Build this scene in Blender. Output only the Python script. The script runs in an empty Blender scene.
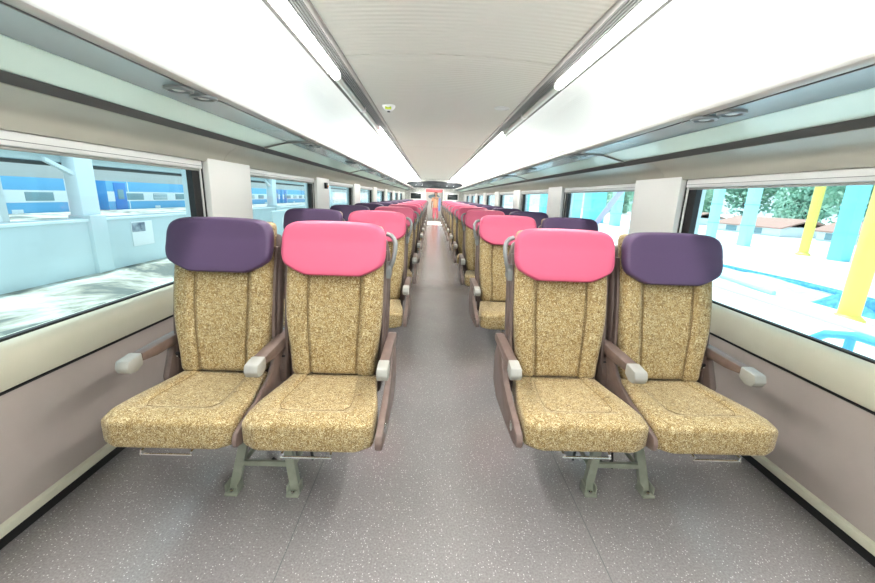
import bpy, bmesh, math, random
from math import sin, cos, pi, radians, hypot, sqrt
from mathutils import Vector, Matrix
random.seed(7)
C = bpy.context.scene.collection
# ------------------------------------------------------------------ materials
def new_mat(name):
    m = bpy.data.materials.new(name); m.use_nodes = True
    nt = m.node_tree
    return m, nt, nt.nodes['Principled BSDF']
def pmat(name, col, rough=.5, metal=0., spec=.5, emit=None, estr=0., coat=0.):
    m, nt, b = new_mat(name)
    b.inputs['Base Color'].default_value = (*col, 1); b.inputs['Roughness'].default_value = rough
    b.inputs['Metallic'].default_value = metal; b.inputs['Specular IOR Level'].default_value = spec
    b.inputs['Coat Weight'].default_value = coat
    if emit:
        b.inputs['Emission Color'].default_value = (*emit, 1); b.inputs['Emission Strength'].default_value = estr
    return m
def nd(nt, t, **kw):
    n = nt.nodes.new(t)
    for k, v in kw.items(): setattr(n, k, v)
    return n
def noise(nt, scale, detail=3, rough=.5, vec=None, dist=0.):
    n = nd(nt, 'ShaderNodeTexNoise'); n.inputs['Scale'].default_value = scale
    n.inputs['Detail'].default_value = detail; n.inputs['Roughness'].default_value = rough
    n.inputs['Distortion'].default_value = dist
    if vec: nt.links.new(vec, n.inputs['Vector'])
    return n
def ramp(nt, src, stops, interp='LINEAR'):
    r = nd(nt, 'ShaderNodeValToRGB'); r.color_ramp.interpolation = interp
    e = r.color_ramp.elements
    while len(e) < len(stops): e.new(.5)
    for i, (p, c) in enumerate(stops):
        e[i].position = p; e[i].color = (*c, 1) if len(c) == 3 else c
    nt.links.new(src, r.inputs['Fac']); return r
def bump(nt, b, src, strength, dist=.002):
    n = nd(nt, 'ShaderNodeBump'); n.inputs['Strength'].default_value = strength; n.inputs['Distance'].default_value = dist
    nt.links.new(src, n.inputs['Height']); nt.links.new(n.outputs['Normal'], b.inputs['Normal']); return n
def mottled(name, c1, c2, scale=6, rough=.5, bs=0., bscale=200, metal=0., spec=.5):
    m, nt, b = new_mat(name)
    tc = nd(nt, 'ShaderNodeTexCoord')
    n = noise(nt, scale, 4, .6, tc.outputs['Object'])
    r = ramp(nt, n.outputs['Fac'], [(.35, c1), (.65, c2)])
    nt.links.new(r.outputs['Color'], b.inputs['Base Color'])
    b.inputs['Roughness'].default_value = rough; b.inputs['Metallic'].default_value = metal
    b.inputs['Specular IOR Level'].default_value = spec
    if bs:
        n2 = noise(nt, bscale, 2, .5, tc.outputs['Object']); bump(nt, b, n2.outputs['Fac'], bs)
    return m
M = {}
def fabric():
    m, nt, b = new_mat('gold_flecked_fabric')
    tc = nd(nt, 'ShaderNodeTexCoord')
    n1 = noise(nt, 78, 1.5, .5, tc.outputs['Object'], 2.0)
    n2 = noise(nt, 60, 2, .5, tc.outputs['Object'], 1.0)
    n3 = noise(nt, 7, 2, .5, tc.outputs['Object'])
    base = ramp(nt, n2.outputs['Fac'], [(.33, (.17, .105, .032)), (.5, (.235, .152, .050)), (.68, (.30, .20, .072))])
    fl = ramp(nt, n1.outputs['Fac'], [(.455, (0, 0, 0)), (.475, (1, 1, 1)), (.520, (1, 1, 1)), (.54, (0, 0, 0))])
    mx = nd(nt, 'ShaderNodeMix', data_type='RGBA'); nt.links.new(fl.outputs['Color'], mx.inputs[0])
    nt.links.new(base.outputs['Color'], mx.inputs[6]); mx.inputs[7].default_value = (.60, .51, .31, 1)
    nt.links.new(mx.outputs[2], b.inputs['Base Color'])
    b.inputs['Roughness'].default_value = .85; b.inputs['Sheen Weight'].default_value = .15
    bump(nt, b, n1.outputs['Fac'], .35, .0015)
    return m
M['fabric'] = fabric()
def leather(name, c):
    m, nt, b = new_mat(name)
    tc = nd(nt, 'ShaderNodeTexCoord')
    b.inputs['Base Color'].default_value = (*c, 1); b.inputs['Roughness'].default_value = .48; b.inputs['Specular IOR Level'].default_value = .35
    n = noise(nt, 350, 2, .5, tc.outputs['Object']); bump(nt, b, n.outputs['Fac'], .15, .001)
    return m
M['pink'] = leather('pink_leather', (.53, .088, .168))
M['seam'] = pmat('dark_gold_piping', (.19, .13, .055), .8)
M['purple'] = leather('purple_leather', (.072, .042, .098))
M['brown'] = mottled('mauve_brown_plastic', (.135, .092, .078), (.165, .115, .10), 30, .42)
M['brown_d'] = mottled('seat_shell_plastic', (.105, .073, .064), (.13, .092, .082), 20, .45)
M['cap'] = pmat('grey_white_plastic', (.335, .335, .31), .5)
M['handle'] = pmat('grey_satin_metal', (.22, .235, .24), .42, .3)
M['chrome'] = pmat('chrome', (.8, .8, .8), .15, 1.)
M['black'] = pmat('black_plastic', (.012, .012, .014), .4)
M['black_r'] = pmat('black_rubber', (.008, .008, .009), .6)
M['sym'] = pmat('white_symbol_print', (.8, .8, .8), .5)
M['greengrey'] = mottled('green_grey_painted_steel', (.23, .255, .20), (.29, .31, .25), 15, .5)
M['steel_d'] = pmat('dark_steel', (.10, .10, .10), .5, .3)
def floor_mat():
    m, nt, b = new_mat('speckled_vinyl_floor')
    tc = nd(nt, 'ShaderNodeTexCoord')
    v = nd(nt, 'ShaderNodeTexVoronoi'); v.inputs['Scale'].default_value = 100; nt.links.new(tc.outputs['Object'], v.inputs['Vector'])
    sp = ramp(nt, v.outputs['Distance'], [(.15, (1, 1, 1)), (.22, (0, 0, 0))])
    sep = nd(nt, 'ShaderNodeSeparateColor'); nt.links.new(v.outputs['Color'], sep.inputs[0])
    gt = nd(nt, 'ShaderNodeMath', operation='GREATER_THAN'); nt.links.new(sep.outputs[0], gt.inputs[0]); gt.inputs[1].default_value = .35
    mu = nd(nt, 'ShaderNodeMath', operation='MULTIPLY'); nt.links.new(sp.outputs['Color'], mu.inputs[0]); nt.links.new(gt.outputs[0], mu.inputs[1])
    n1 = noise(nt, 140, 2, .5, tc.outputs['Object']); n2 = noise(nt, 2.2, 3, .6, tc.outputs['Object'])
    base = ramp(nt, n1.outputs['Fac'], [(.35, (.22, .206, .208)), (.65, (.29, .273, .277))])
    soil = ramp(nt, n2.outputs['Fac'], [(.3, (.90, .90, .91)), (.6, (1, 1, 1))])
    mm = nd(nt, 'ShaderNodeMix', data_type='RGBA', blend_type='MULTIPLY'); mm.inputs[0].default_value = 1
    nt.links.new(base.outputs['Color'], mm.inputs[6]); nt.links.new(soil.outputs['Color'], mm.inputs[7])
    mx = nd(nt, 'ShaderNodeMix', data_type='RGBA'); nt.links.new(mu.outputs[0], mx.inputs[0])
    nt.links.new(mm.outputs[2], mx.inputs[6]); mx.inputs[7].default_value = (.62, .60, .60, 1)
    nt.links.new(mx.outputs[2], b.inputs['Base Color'])
    rr = ramp(nt, n1.outputs['Fac'], [(.3, (.26, .26, .26)), (.7, (.21, .21, .21))])
    nt.links.new(rr.outputs['Color'], b.inputs['Roughness'])
    b.inputs['Specular IOR Level'].default_value = 1.0; b.inputs['Coat Weight'].default_value = .6; b.inputs['Coat Roughness'].default_value = .22
    bump(nt, b, n1.outputs['Fac'], .12, .001)
    return m
M['floor'] = floor_mat()
M['lam'] = mottled('mauve_grey_laminate', (.42, .365, .338), (.465, .405, .375), 3, .5, .08, 260)
M['cream'] = mottled('cream_panel', (.60, .585, .47), (.64, .625, .51), 2, .38)
M['valance'] = mottled('grey_cream_valance', (.47, .46, .40), (.51, .50, .435), 2, .33)
M['white'] = pmat('white_panel', (.93, .93, .91), .4)
M['white_f'] = pmat('white_frame', (.80, .81, .80), .4)
M['dkgrey'] = pmat('dark_grey_strip', (.095, .10, .10), .6)
M['rackpanel'] = pmat('blue_grey_metallic_panel', (.42, .50, .54), .22, .45)
def frosted():
    m, nt, b = new_mat('frosted_green_glass')
    out = nt.nodes['Material Output']
    b.inputs['Base Color'].default_value = (.60, .68, .635, 1); b.inputs['Roughness'].default_value = .25
    t = nd(nt, 'ShaderNodeBsdfTranslucent'); t.inputs['Color'].default_value = (.80, .88, .84, 1)
    mx = nd(nt, 'ShaderNodeMixShader'); mx.inputs[0].default_value = .28
    nt.links.new(b.outputs[0], mx.inputs[1]); nt.links.new(t.outputs[0], mx.inputs[2]); nt.links.new(mx.outputs[0], out.inputs['Surface'])
    return m
M['frost'] = frosted()
M['rail'] = pmat('satin_aluminium_rail', (.62, .62, .60), .35, .4)
def ribbed(name, c, per=.022, strength=.35, rough=.45):
    m, nt, b = new_mat(name)
    tc = nd(nt, 'ShaderNodeTexCoord')
    w = nd(nt, 'ShaderNodeTexWave', wave_type='BANDS', bands_direction='Y', wave_profile='SIN')
    w.inputs['Scale'].default_value = 1 / per * .314 / 1.0; w.inputs['Distortion'].default_value = 0
    nt.links.new(tc.outputs['Object'], w.inputs['Vector'])
    b.inputs['Base Color'].default_value = (*c, 1); b.inputs['Roughness'].default_value = rough
    bump(nt, b, w.outputs['Fac'], strength, .003)
    return m
M['ceil'] = ribbed('ribbed_ceiling_panel', (.76, .75, .685), .045, .9)
M['cove'] = ribbed('ribbed_white_cove', (.90, .90, .89), .04, .5)
M['trough'] = pmat('trough_grey_metal', (.30, .285, .27), .4, .3)
M['rim'] = pmat('rim_grey_metal', (.06, .058, .055), .5, .2)
M['slat'] = pmat('grille_slats', (.15, .15, .15), .45, .3)
M['lens_on'] = pmat('lit_lens', (.9, .9, .9), .4, emit=(1, .975, .92), estr=34.)
M['lens_rack'] = pmat('rack_lamp_diffuser', (.9, .9, .9), .4, emit=(.97, 1, .98), estr=4.)
M['lens_off'] = pmat('unlit_lens', (.52, .58, .54), .25)
M['led'] = pmat('led_white', (.9, .9, .9), .3, emit=(.9, 1, 1), estr=.8)
M['screen'] = pmat('dark_screen', (.02, .028, .03), .15)
M['archblk'] = mottled('dark_arch_panel', (.014, .018, .022), (.024, .030, .036), 8, .6)
def endwall():
    m, nt, b = new_mat('pale_patterned_laminate')
    tc = nd(nt, 'ShaderNodeTexCoord'); n = noise(nt, 14, 4, .7, tc.outputs['Object'])
    r = ramp(nt, n.outputs['Fac'], [(.35, (.40, .40, .37)), (.6, (.66, .66, .63))]); nt.links.new(r.outputs['Color'], b.inputs['Base Color'])
    b.inputs['Roughness'].default_value = .4; return m
M['endwall'] = endwall()
def glass():
    m, nt, b = new_mat('tinted_window_glass')
    out = nt.nodes['Material Output']
    t = nd(nt, 'ShaderNodeBsdfTransparent'); t.inputs['Color'].default_value = (.84, .965, .99, 1)
    g = nd(nt, 'ShaderNodeBsdfGlossy'); g.inputs['Roughness'].default_value = .02; g.inputs['Color'].default_value = (.9, .95, 1, 1)
    lw = nd(nt, 'ShaderNodeLayerWeight'); lw.inputs['Blend'].default_value = .5
    pw = nd(nt, 'ShaderNodeMath', operation='POWER'); nt.links.new(lw.outputs['Facing'], pw.inputs[0]); pw.inputs[1].default_value = 5.
    fr = nd(nt, 'ShaderNodeMath', operation='MULTIPLY_ADD'); nt.links.new(pw.outputs[0], fr.inputs[0]); fr.inputs[1].default_value = .3; fr.inputs[2].default_value = .02
    mx = nd(nt, 'ShaderNodeMixShader')
    nt.links.new(fr.outputs[0], mx.inputs[0]); nt.links.new(t.outputs[0], mx.inputs[1]); nt.links.new(g.outputs[0], mx.inputs[2])
    nt.links.new(mx.outputs[0], out.inputs['Surface']); return m
M['glass'] = glass()
# outdoors
M['platform'] = mottled('pale_concrete', (.70, .74, .74), (.82, .84, .83), .8, .8)
def ballast():
    m, nt, b = new_mat('dusty_platform_ground')
    tc = nd(nt, 'ShaderNodeTexCoord'); n = noise(nt, .9, 5, .7, tc.outputs['Object'], .6)
    r = ramp(nt, n.outputs['Fac'], [(.40, (.12, .13, .12)), (.47, (.32, .30, .25)), (.56, (.52, .54, .52))])
    nt.links.new(r.outputs['Color'], b.inputs['Base Color']); b.inputs['Roughness'].default_value = .9; return m
M['ballast'] = ballast()
M['paleblue'] = mottled('pale_blue_painted_wall', (.58, .67, .69), (.62, .71, .73), 1.5, .8)
M['blue1'] = pmat('coach_light_blue', (.13, .42, .72), .4)
M['blue2'] = pmat('coach_deep_blue', (.05, .22, .62), .4)
M['coachw'] = pmat('coach_white', (.76, .84, .88), .4)
M['coachwin'] = pmat('coach_window_grey', (.20, .33, .38), .3)
M['cyan'] = pmat('cyan_painted_steel', (.22, .66, .78), .5)
M['cyan_l'] = pmat('pale_cyan_painted_steel', (.42, .78, .85), .5)
M['yellow'] = pmat('yellow_painted_steel', (.88, .66, .14), .5)
M['lavender'] = pmat('lavender_painted_steel', (.42, .38, .68), .5)
M['blue_rail'] = pmat('bright_blue_paint', (.12, .42, .85), .45)
M['net'] = mottled('cyan_shade_net', (.40, .70, .78), (.60, .82, .86), 6, .8)
M['tarp'] = mottled('blue_tarpaulin', (.04, .22, .70), (.12, .42, .85), 12, .6)
M['roofsheet'] = ribbed('corrugated_roof_sheet', (.62, .64, .64), .3, .6)
M['platform2'] = mottled('bright_concrete', (.74, .86, .92), (.80, .90, .94), .8, .8)
M['leaf'] = mottled('foliage', (.26, .46, .36), (.46, .66, .52), 1.2, .8)
M['leaf2'] = mottled('foliage_light', (.36, .56, .44), (.56, .74, .58), 1.2, .8)
M['bark'] = pmat('bark', (.16, .13, .12), .9)
M['shed'] = pmat('rust_brown_roof', (.42, .24, .20), .8)
M['paper'] = pmat('white_paper', (.85, .86, .87), .7)
M['ink'] = mottled('dark_photo_print', (.10, .13, .18), (.45, .50, .55), 9, .6)
M['orange'] = pmat('peach_cloth', (.80, .42, .25), .8)
M['pinkcloth'] = pmat('rose_cloth', (.75, .20, .25), .8)
M['bluecloth'] = pmat('pale_blue_cloth', (.25, .40, .75), .8)
M['skin'] = pmat('skin', (.42, .24, .16), .6)
M['hair'] = pmat('black_hair', (.02, .017, .017), .6)
M['red'] = pmat('red_panel', (.62, .07, .08), .5)
M['amber'] = pmat('amber_button', (.85, .30, .03), .4)
M['lime'] = pmat('lime_sticker', (.62, .75, .05), .5)
# ------------------------------------------------------------------ mesh helpers
class MB:
    def __init__(s): s.v = []; s.f = []; s.smooth = True
    def add(s, vs, fs):
        o = len(s.v); s.v += [tuple(v) for v in vs]; s.f += [tuple(i + o for i in f) for f in fs]; return s
    def box(s, x0, x1, y0, y1, z0, z1, bev=0., seg=2, mat=None):
        if x0 > x1: x0, x1 = x1, x0
        if y0 > y1: y0, y1 = y1, y0
        if z0 > z1: z0, z1 = z1, z0
        bm = bmesh.new(); bmesh.ops.create_cube(bm, size=1)
        for v in bm.verts: v.co = Vector(((x0+x1)/2 + v.co.x*(x1-x0), (y0+y1)/2 + v.co.y*(y1-y0), (z0+z1)/2 + v.co.z*(z1-z0)))
        if bev: bmesh.ops.bevel(bm, geom=bm.edges[:], offset=min(bev, (x1-x0)*.49, (y1-y0)*.49, (z1-z0)*.49), segments=seg, profile=.5, affect='EDGES')
        if mat: bmesh.ops.transform(bm, matrix=mat, verts=bm.verts)
        bm.verts.index_update()
        s.add([v.co for v in bm.verts], [[v.index for v in f.verts] for f in bm.faces]); bm.free(); return s
    def prism(s, pts, a, b, axis='y', bev=0.):
        """closed polygon pts extruded between a and b along axis. pts: (x,z) for y, (y,z) for x, (x,y) for z"""
        bm = bmesh.new()
        def P(p, t):
            return {'y': (p[0], t, p[1]), 'x': (t, p[0], p[1]), 'z': (p[0], p[1], t)}[axis]
        A = [bm.verts.new(P(p, a)) for p in pts]; B = [bm.verts.new(P(p, b)) for p in pts]
        n = len(pts)
        bm.faces.new(A); bm.faces.new(B[::-1])
        for i in range(n): bm.faces.new((A[i], B[i], B[(i+1) % n], A[(i+1) % n]))
        bmesh.ops.recalc_face_normals(bm, faces=bm.faces)
        if bev: bmesh.ops.bevel(bm, geom=bm.edges[:], offset=bev, segments=2, profile=.5, affect='EDGES', clamp_overlap=True)
        bm.verts.index_update()
        s.add([v.co for v in bm.verts], [[v.index for v in f.verts] for f in bm.faces]); bm.free(); return s
    def sheet(s, prof, y0, y1, ny=1, th=0.):
        """open profile of (x,z) points swept along y, optional thickness offset in normal direction"""
        if th:
            off = []
            for i, p in enumerate(prof):
                a = prof[max(i-1, 0)]; b = prof[min(i+1, len(prof)-1)]
                dx, dz = b[0]-a[0], b[1]-a[1]; L = hypot(dx, dz)
                off.append((p[0] - dz/L*th, p[1] + dx/L*th))
            return s.prism(list(prof) + off[::-1], y0, y1)
        n = len(prof); vs = []; fs = []
        for j in range(ny+1):
            for p in prof: vs.append((p[0], y0+(y1-y0)*j/ny, p[1]))
        for j in range(ny):
            for i in range(n-1): fs.append((j*n+i, j*n+i+1, (j+1)*n+i+1, (j+1)*n+i))
        return s.add(vs, fs)
    def tube(s, pts, r, seg=8, cap=True):
        pts = [Vector(p) for p in pts]; n = len(pts); vs = []; fs = []
        rs = r if isinstance(r, (list, tuple)) else [r]*n
        up = None
        for i, p in enumerate(pts):
            d = (pts[min(i+1, n-1)] - pts[max(i-1, 0)]).normalized()
            if up is None:
                up = Vector((0, 0, 1)) if abs(d.z) < .9 else Vector((1, 0, 0))
            a = d.cross(up).normalized(); b = a.cross(d).normalized(); up = b
            for k in range(seg):
                t = 2*pi*k/seg; vs.append(p + (a*cos(t) + b*sin(t))*rs[i])
        for i in range(n-1):
            for k in range(seg): fs.append((i*seg+k, i*seg+(k+1) % seg, (i+1)*seg+(k+1) % seg, (i+1)*seg+k))
        if cap: fs.append(tuple(range(seg))[::-1]); fs.append(tuple((n-1)*seg+k for k in range(seg)))
        return s.add(vs, fs)
    def lathe(s, prof, c=(0, 0, 0), seg=24, axis='z', sx=1., sy=1.):
        vs = []; fs = []
        for r, h in prof:
            for k in range(seg):
                t = 2*pi*k/seg; a, b = r*cos(t)*sx, r*sin(t)*sy
                vs.append({'z': (c[0]+a, c[1]+b, c[2]+h), 'y': (c[0]+a, c[1]+h, c[2]+b), 'x': (c[0]+h, c[1]+a, c[2]+b)}[axis])
        n = len(prof)
        for i in range(n-1):
            for k in range(seg): fs.append((i*seg+k, i*seg+(k+1) % seg, (i+1)*seg+(k+1) % seg, (i+1)*seg+k))
        fs.append(tuple(range(seg))[::-1]); fs.append(tuple((n-1)*seg+k for k in range(seg)))
        return s.add(vs, fs)
    def rbox(s, h, r, n, fn, fine=None):
        """rounded box of half sizes h, radius r, n=(nx,ny,nz) cells; fn maps each point"""
        idx = {}; vs = []; fs = []
        def grid(hh, rr, k):
            # extra samples in the rounded zone
            e = [-hh + rr*(1-cos(pi/2*i/3)) for i in range(3)]
            mid = [-(hh-rr) + 2*(hh-rr)*i/k for i in range(k+1)]
            return e + mid + [-x for x in e[::-1]]
        G = [grid(h[i], r, n[i]) for i in range(3)]
        def vert(p):
            key = (round(p[0], 6), round(p[1], 6), round(p[2], 6))
            if key not in idx:
                inner = [max(-(h[i]-r), min(h[i]-r, p[i])) for i in range(3)]
                d = Vector([p[i]-inner[i] for i in range(3)])
                L = max(abs(d.x), abs(d.y), abs(d.z))
                if d.length > 1e-9:
                    q = Vector(inner) + d.normalized()*r
                else: q = Vector(p)
                idx[key] = len(vs); vs.append(fn(q.x, q.y, q.z))
            return idx[key]
        for ax in range(3):
            u, v = (ax+1) % 3, (ax+2) % 3
            for sgn in (-1, 1):
                for i in range(len(G[u])-1):
                    for j in range(len(G[v])-1):
                        q = []
                        for a, b in ((i, j), (i+1, j), (i+1, j+1), (i, j+1)):
                            p = [0, 0, 0]; p[ax] = sgn*h[ax]; p[u] = G[u][a]; p[v] = G[v][b]; q.append(vert(p))
                        fs.append(tuple(q if sgn > 0 else q[::-1]))
        return s.add(vs, fs)
    def pillow(s, outline, fn, rings=8, front=.04, back=.02):
        """closed (x,z) outline -> cushion, fn(x,z,d) gives the 3-D point, d<0 in front"""
        n = len(outline); cx = sum(p[0] for p in outline)/n; cz = sum(p[1] for p in outline)/n
        vs = []; fs = []
        prof = []
        for i in range(rings+1):
            t = i/rings*pi/2
            prof.append((1 - .16*(1-cos(t))*1.0, -sin(t)))      # edge roll
        sc = [(1 - .10*(1-cos(i/6*pi/2)), -front*sin(i/6*pi/2)) for i in range(7)]
        inn = [(sc[-1][0]*(1-k/6), -front) for k in range(1, 6)]
        bk = [(1 - .05*(1-cos(i/3*pi/2)), back*sin(i/3*pi/2)) for i in range(3, 0, -1)]
        layers = [(.5, back)] + bk + sc + inn
        for k, d in layers:
            for p in outline: vs.append(fn(cx+(p[0]-cx)*k, cz+(p[1]-cz)*k, d))
        L = len(layers)
        for i in range(L-1):
            for j in range(n): fs.append((i*n+j, i*n+(j+1) % n, (i+1)*n+(j+1) % n, (i+1)*n+j))
        vs.append(fn(cx, cz, back)); vs.append(fn(cx, cz, -front)); a, b = len(vs)-2, len(vs)-1
        for j in range(n): fs.append((a, (j+1) % n, j)); fs.append(((L-1)*n+j, (L-1)*n+(j+1) % n, b))
        return s.add(vs, fs)
    def build(s, name, mat, parent=None, angle=35, flipfix=True):
        me = bpy.data.meshes.new(name); me.from_pydata(s.v, [], s.f); me.update()
        if flipfix:
            bm = bmesh.new(); bm.from_mesh(me); bmesh.ops.recalc_face_normals(bm, faces=bm.faces); bm.to_mesh(me); bm.free()
        me.polygons.foreach_set('use_smooth', [True]*len(me.polygons))
        me.set_sharp_from_angle(angle=radians(angle))
        me.materials.append(M[mat])
        o = bpy.data.objects.new(name, me); C.objects.link(o)
        if parent: o.parent = parent
        return o
def empty(name, loc=(0, 0, 0)):
    o = bpy.data.objects.new(name, None); o.location = loc; o.empty_display_size = .1; C.objects.link(o); return o
def tag(o, label=None, cat=None, group=None, kind=None):
    if label: o['label'] = label
    if cat: o['category'] = cat
    if group: o['group'] = group
    if kind: o['kind'] = kind
    return o
def struct(o): o['kind'] = 'structure'; return o
def kids(o): return KID.get(o.name, [])
def copy_thing(o, parent=None):
    c = o.copy(); C.objects.link(c); c.parent = parent
    for ch in list(o.children):
        d = ch.copy(); C.objects.link(d); d.parent = c
        for g in list(ch.children):
            e = g.copy(); C.objects.link(e); e.parent = d
    return c
def sm(a, b, x):
    t = max(0, min(1, (x-a)/(b-a))); return t*t*(3-2*t)
ORD = ['first', 'second', 'third', 'fourth', 'fifth', 'sixth', 'seventh', 'eighth', 'ninth', 'tenth', 'eleventh', 'twelfth', 'thirteenth', 'fourteenth']
Y0, Y1 = -2.6, 20.0
NAME = {-1: 'left', 1: 'right'}
# ------------------------------------------------------------------ the carriage shell
fl = struct(MB().box(-1.62, 1.62, Y0, Y1+2.6, -.06, 0).build('floor', 'floor'))
m = MB()
for x in (-.562, .548): m.box(x-.0015, x+.0015, Y0, Y1, -.01, .0006)
m.build('floor_seam', 'dkgrey', fl)
MB().box(-.425, .425, 17.4, Y1+.02, -.01, .004).build('white_floor_strip', 'white', fl)  # white strip laid over the aisle floor up to the far doorway
# central ceiling with a slight camber, split into panels by thin seams
seams = [Y0, -1.87, 2.73, 7.33, 11.93, 16.53, Y1+2.5]
cl = None
prof = [(-.68 + 1.36*i/16, 2.075 + .03*(1-((-.68+1.36*i/16)/.68)**2)) for i in range(17)]
mbc = MB()
for a, b in zip(seams, seams[1:]): mbc.sheet(prof, a+.006, b-.006, 1, .012)
cl = struct(mbc.build('ceiling', 'ceil'))
MB().sheet([(p[0], p[1]+.016) for p in prof], Y0, Y1+2.5, 1, .01).build('seam_backing', 'cream', cl)
# outer roof
MB().prism([(-1.66, 1.7), (-1.5, 2.25), (-.9, 2.42), (.9, 2.42), (1.5, 2.25), (1.66, 1.7), (1.62, 1.7), (1.47, 2.2), (.88, 2.37), (-.88, 2.37), (-1.47, 2.2), (-1.62, 1.7)], Y0, Y1+2.6).build('roof_shell', 'coachw', cl)
for s in (-1, 1):
    cv = [(.912, 2.088), (.96, 2.100), (1.04, 2.104), (1.12, 2.092), (1.22, 2.045), (1.31, 1.97), (1.39, 1.87), (1.455, 1.75), (1.495, 1.62), (1.51, 1.532)]
    cvs = []
    for i in range(len(cv)-1):
        for k in range(3):
            t = k/3; cvs.append((s*(cv[i][0]*(1-t)+cv[i+1][0]*t), cv[i][1]*(1-t)+cv[i+1][1]*t))
    cvs.append((s*cv[-1][0], cv[-1][1]))
    MB().sheet(cvs, Y0, Y1, 1, s*.01).build('cove_panel', 'cove', cl)
# trough rims, lenses, slats
LIT = [(Y0, 3.15, 1), (3.17, 4.28, 0), (4.30, 5.38, 0), (5.40, 8.30, 1), (8.32, 11.2, 1), (11.22, 14.1, 1), (14.12, 17.0, 1), (17.02, Y1, 1)]
for s in (-1, 1):
    t = tag(empty('light_trough', (s*.79, Y0, 2.08)), 'long grey metal ceiling trough along the %s edge of the centre panel' % NAME[s], 'light trough', 'ceiling light troughs')
    L = (Y1 - Y0)
    m = MB(); 
    m.prism([(s*(.872-.79), -.006), (s*(.906-.79), -.010), (s*(.914-.79), .012), (s*(.872-.79), .012)], 0, L, bev=.002)
    m.build('outer_rim', 'rim', t)
    m = MB(); m.prism([(s*(.680-.79), -.012), (s*(.712-.79), -.012), (s*(.712-.79), .03), (s*(.680-.79), .03)], 0, L, bev=.003)
    m.build('inner_rim', 'trough', t)
    MB().box(s*(.712-.79), s*(.868-.79), 0, L, .03, .04).build('back_plate', 'dkgrey', t)
    # grille of lengthwise slats
    g = tag(empty('ventilation_grille', (s*.75, Y0, 2.075)), 'slatted grey air grille running beside the %s ceiling lamps' % NAME[s], 'grille', 'ceiling air grilles')
    for k in range(5):
        x = s*(.720 + .0165*k - .75)
        MB().box(x-.0035, x+.0035, 0, L, -.004, .008).build('slat', 'slat', g)
    nl = no = 0
    for (a, b, on) in LIT:
        if on:
            lab = '%s glowing white lamp strip counting away from camera in the %s ceiling trough' % (ORD[nl], NAME[s]); nl += 1
        else:
            lab = '%s dark unlit lamp strip counting away from camera in the %s ceiling trough' % (ORD[no], NAME[s]); no += 1
        lt = tag(empty('ceiling_lamp', (s*.838, a, 2.075)), lab, 'lamp', 'ceiling lamp strips')
        pr = [(s*-.027, .02), (s*-.027, -.008), (s*-.018, -.020), (0, -.026), (s*.018, -.025), (s*.027, -.016), (s*.028, .02)]
        MB().prism(pr, 0, b-a).build('lens', 'lens_on' if on else 'lens_off', lt)
        for yy in (0, b-a-.02): MB().prism([(p[0]*1.06, p[1]-.003) for p in pr], yy, yy+.02).build('end_cap', 'white_f', lt)
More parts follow.
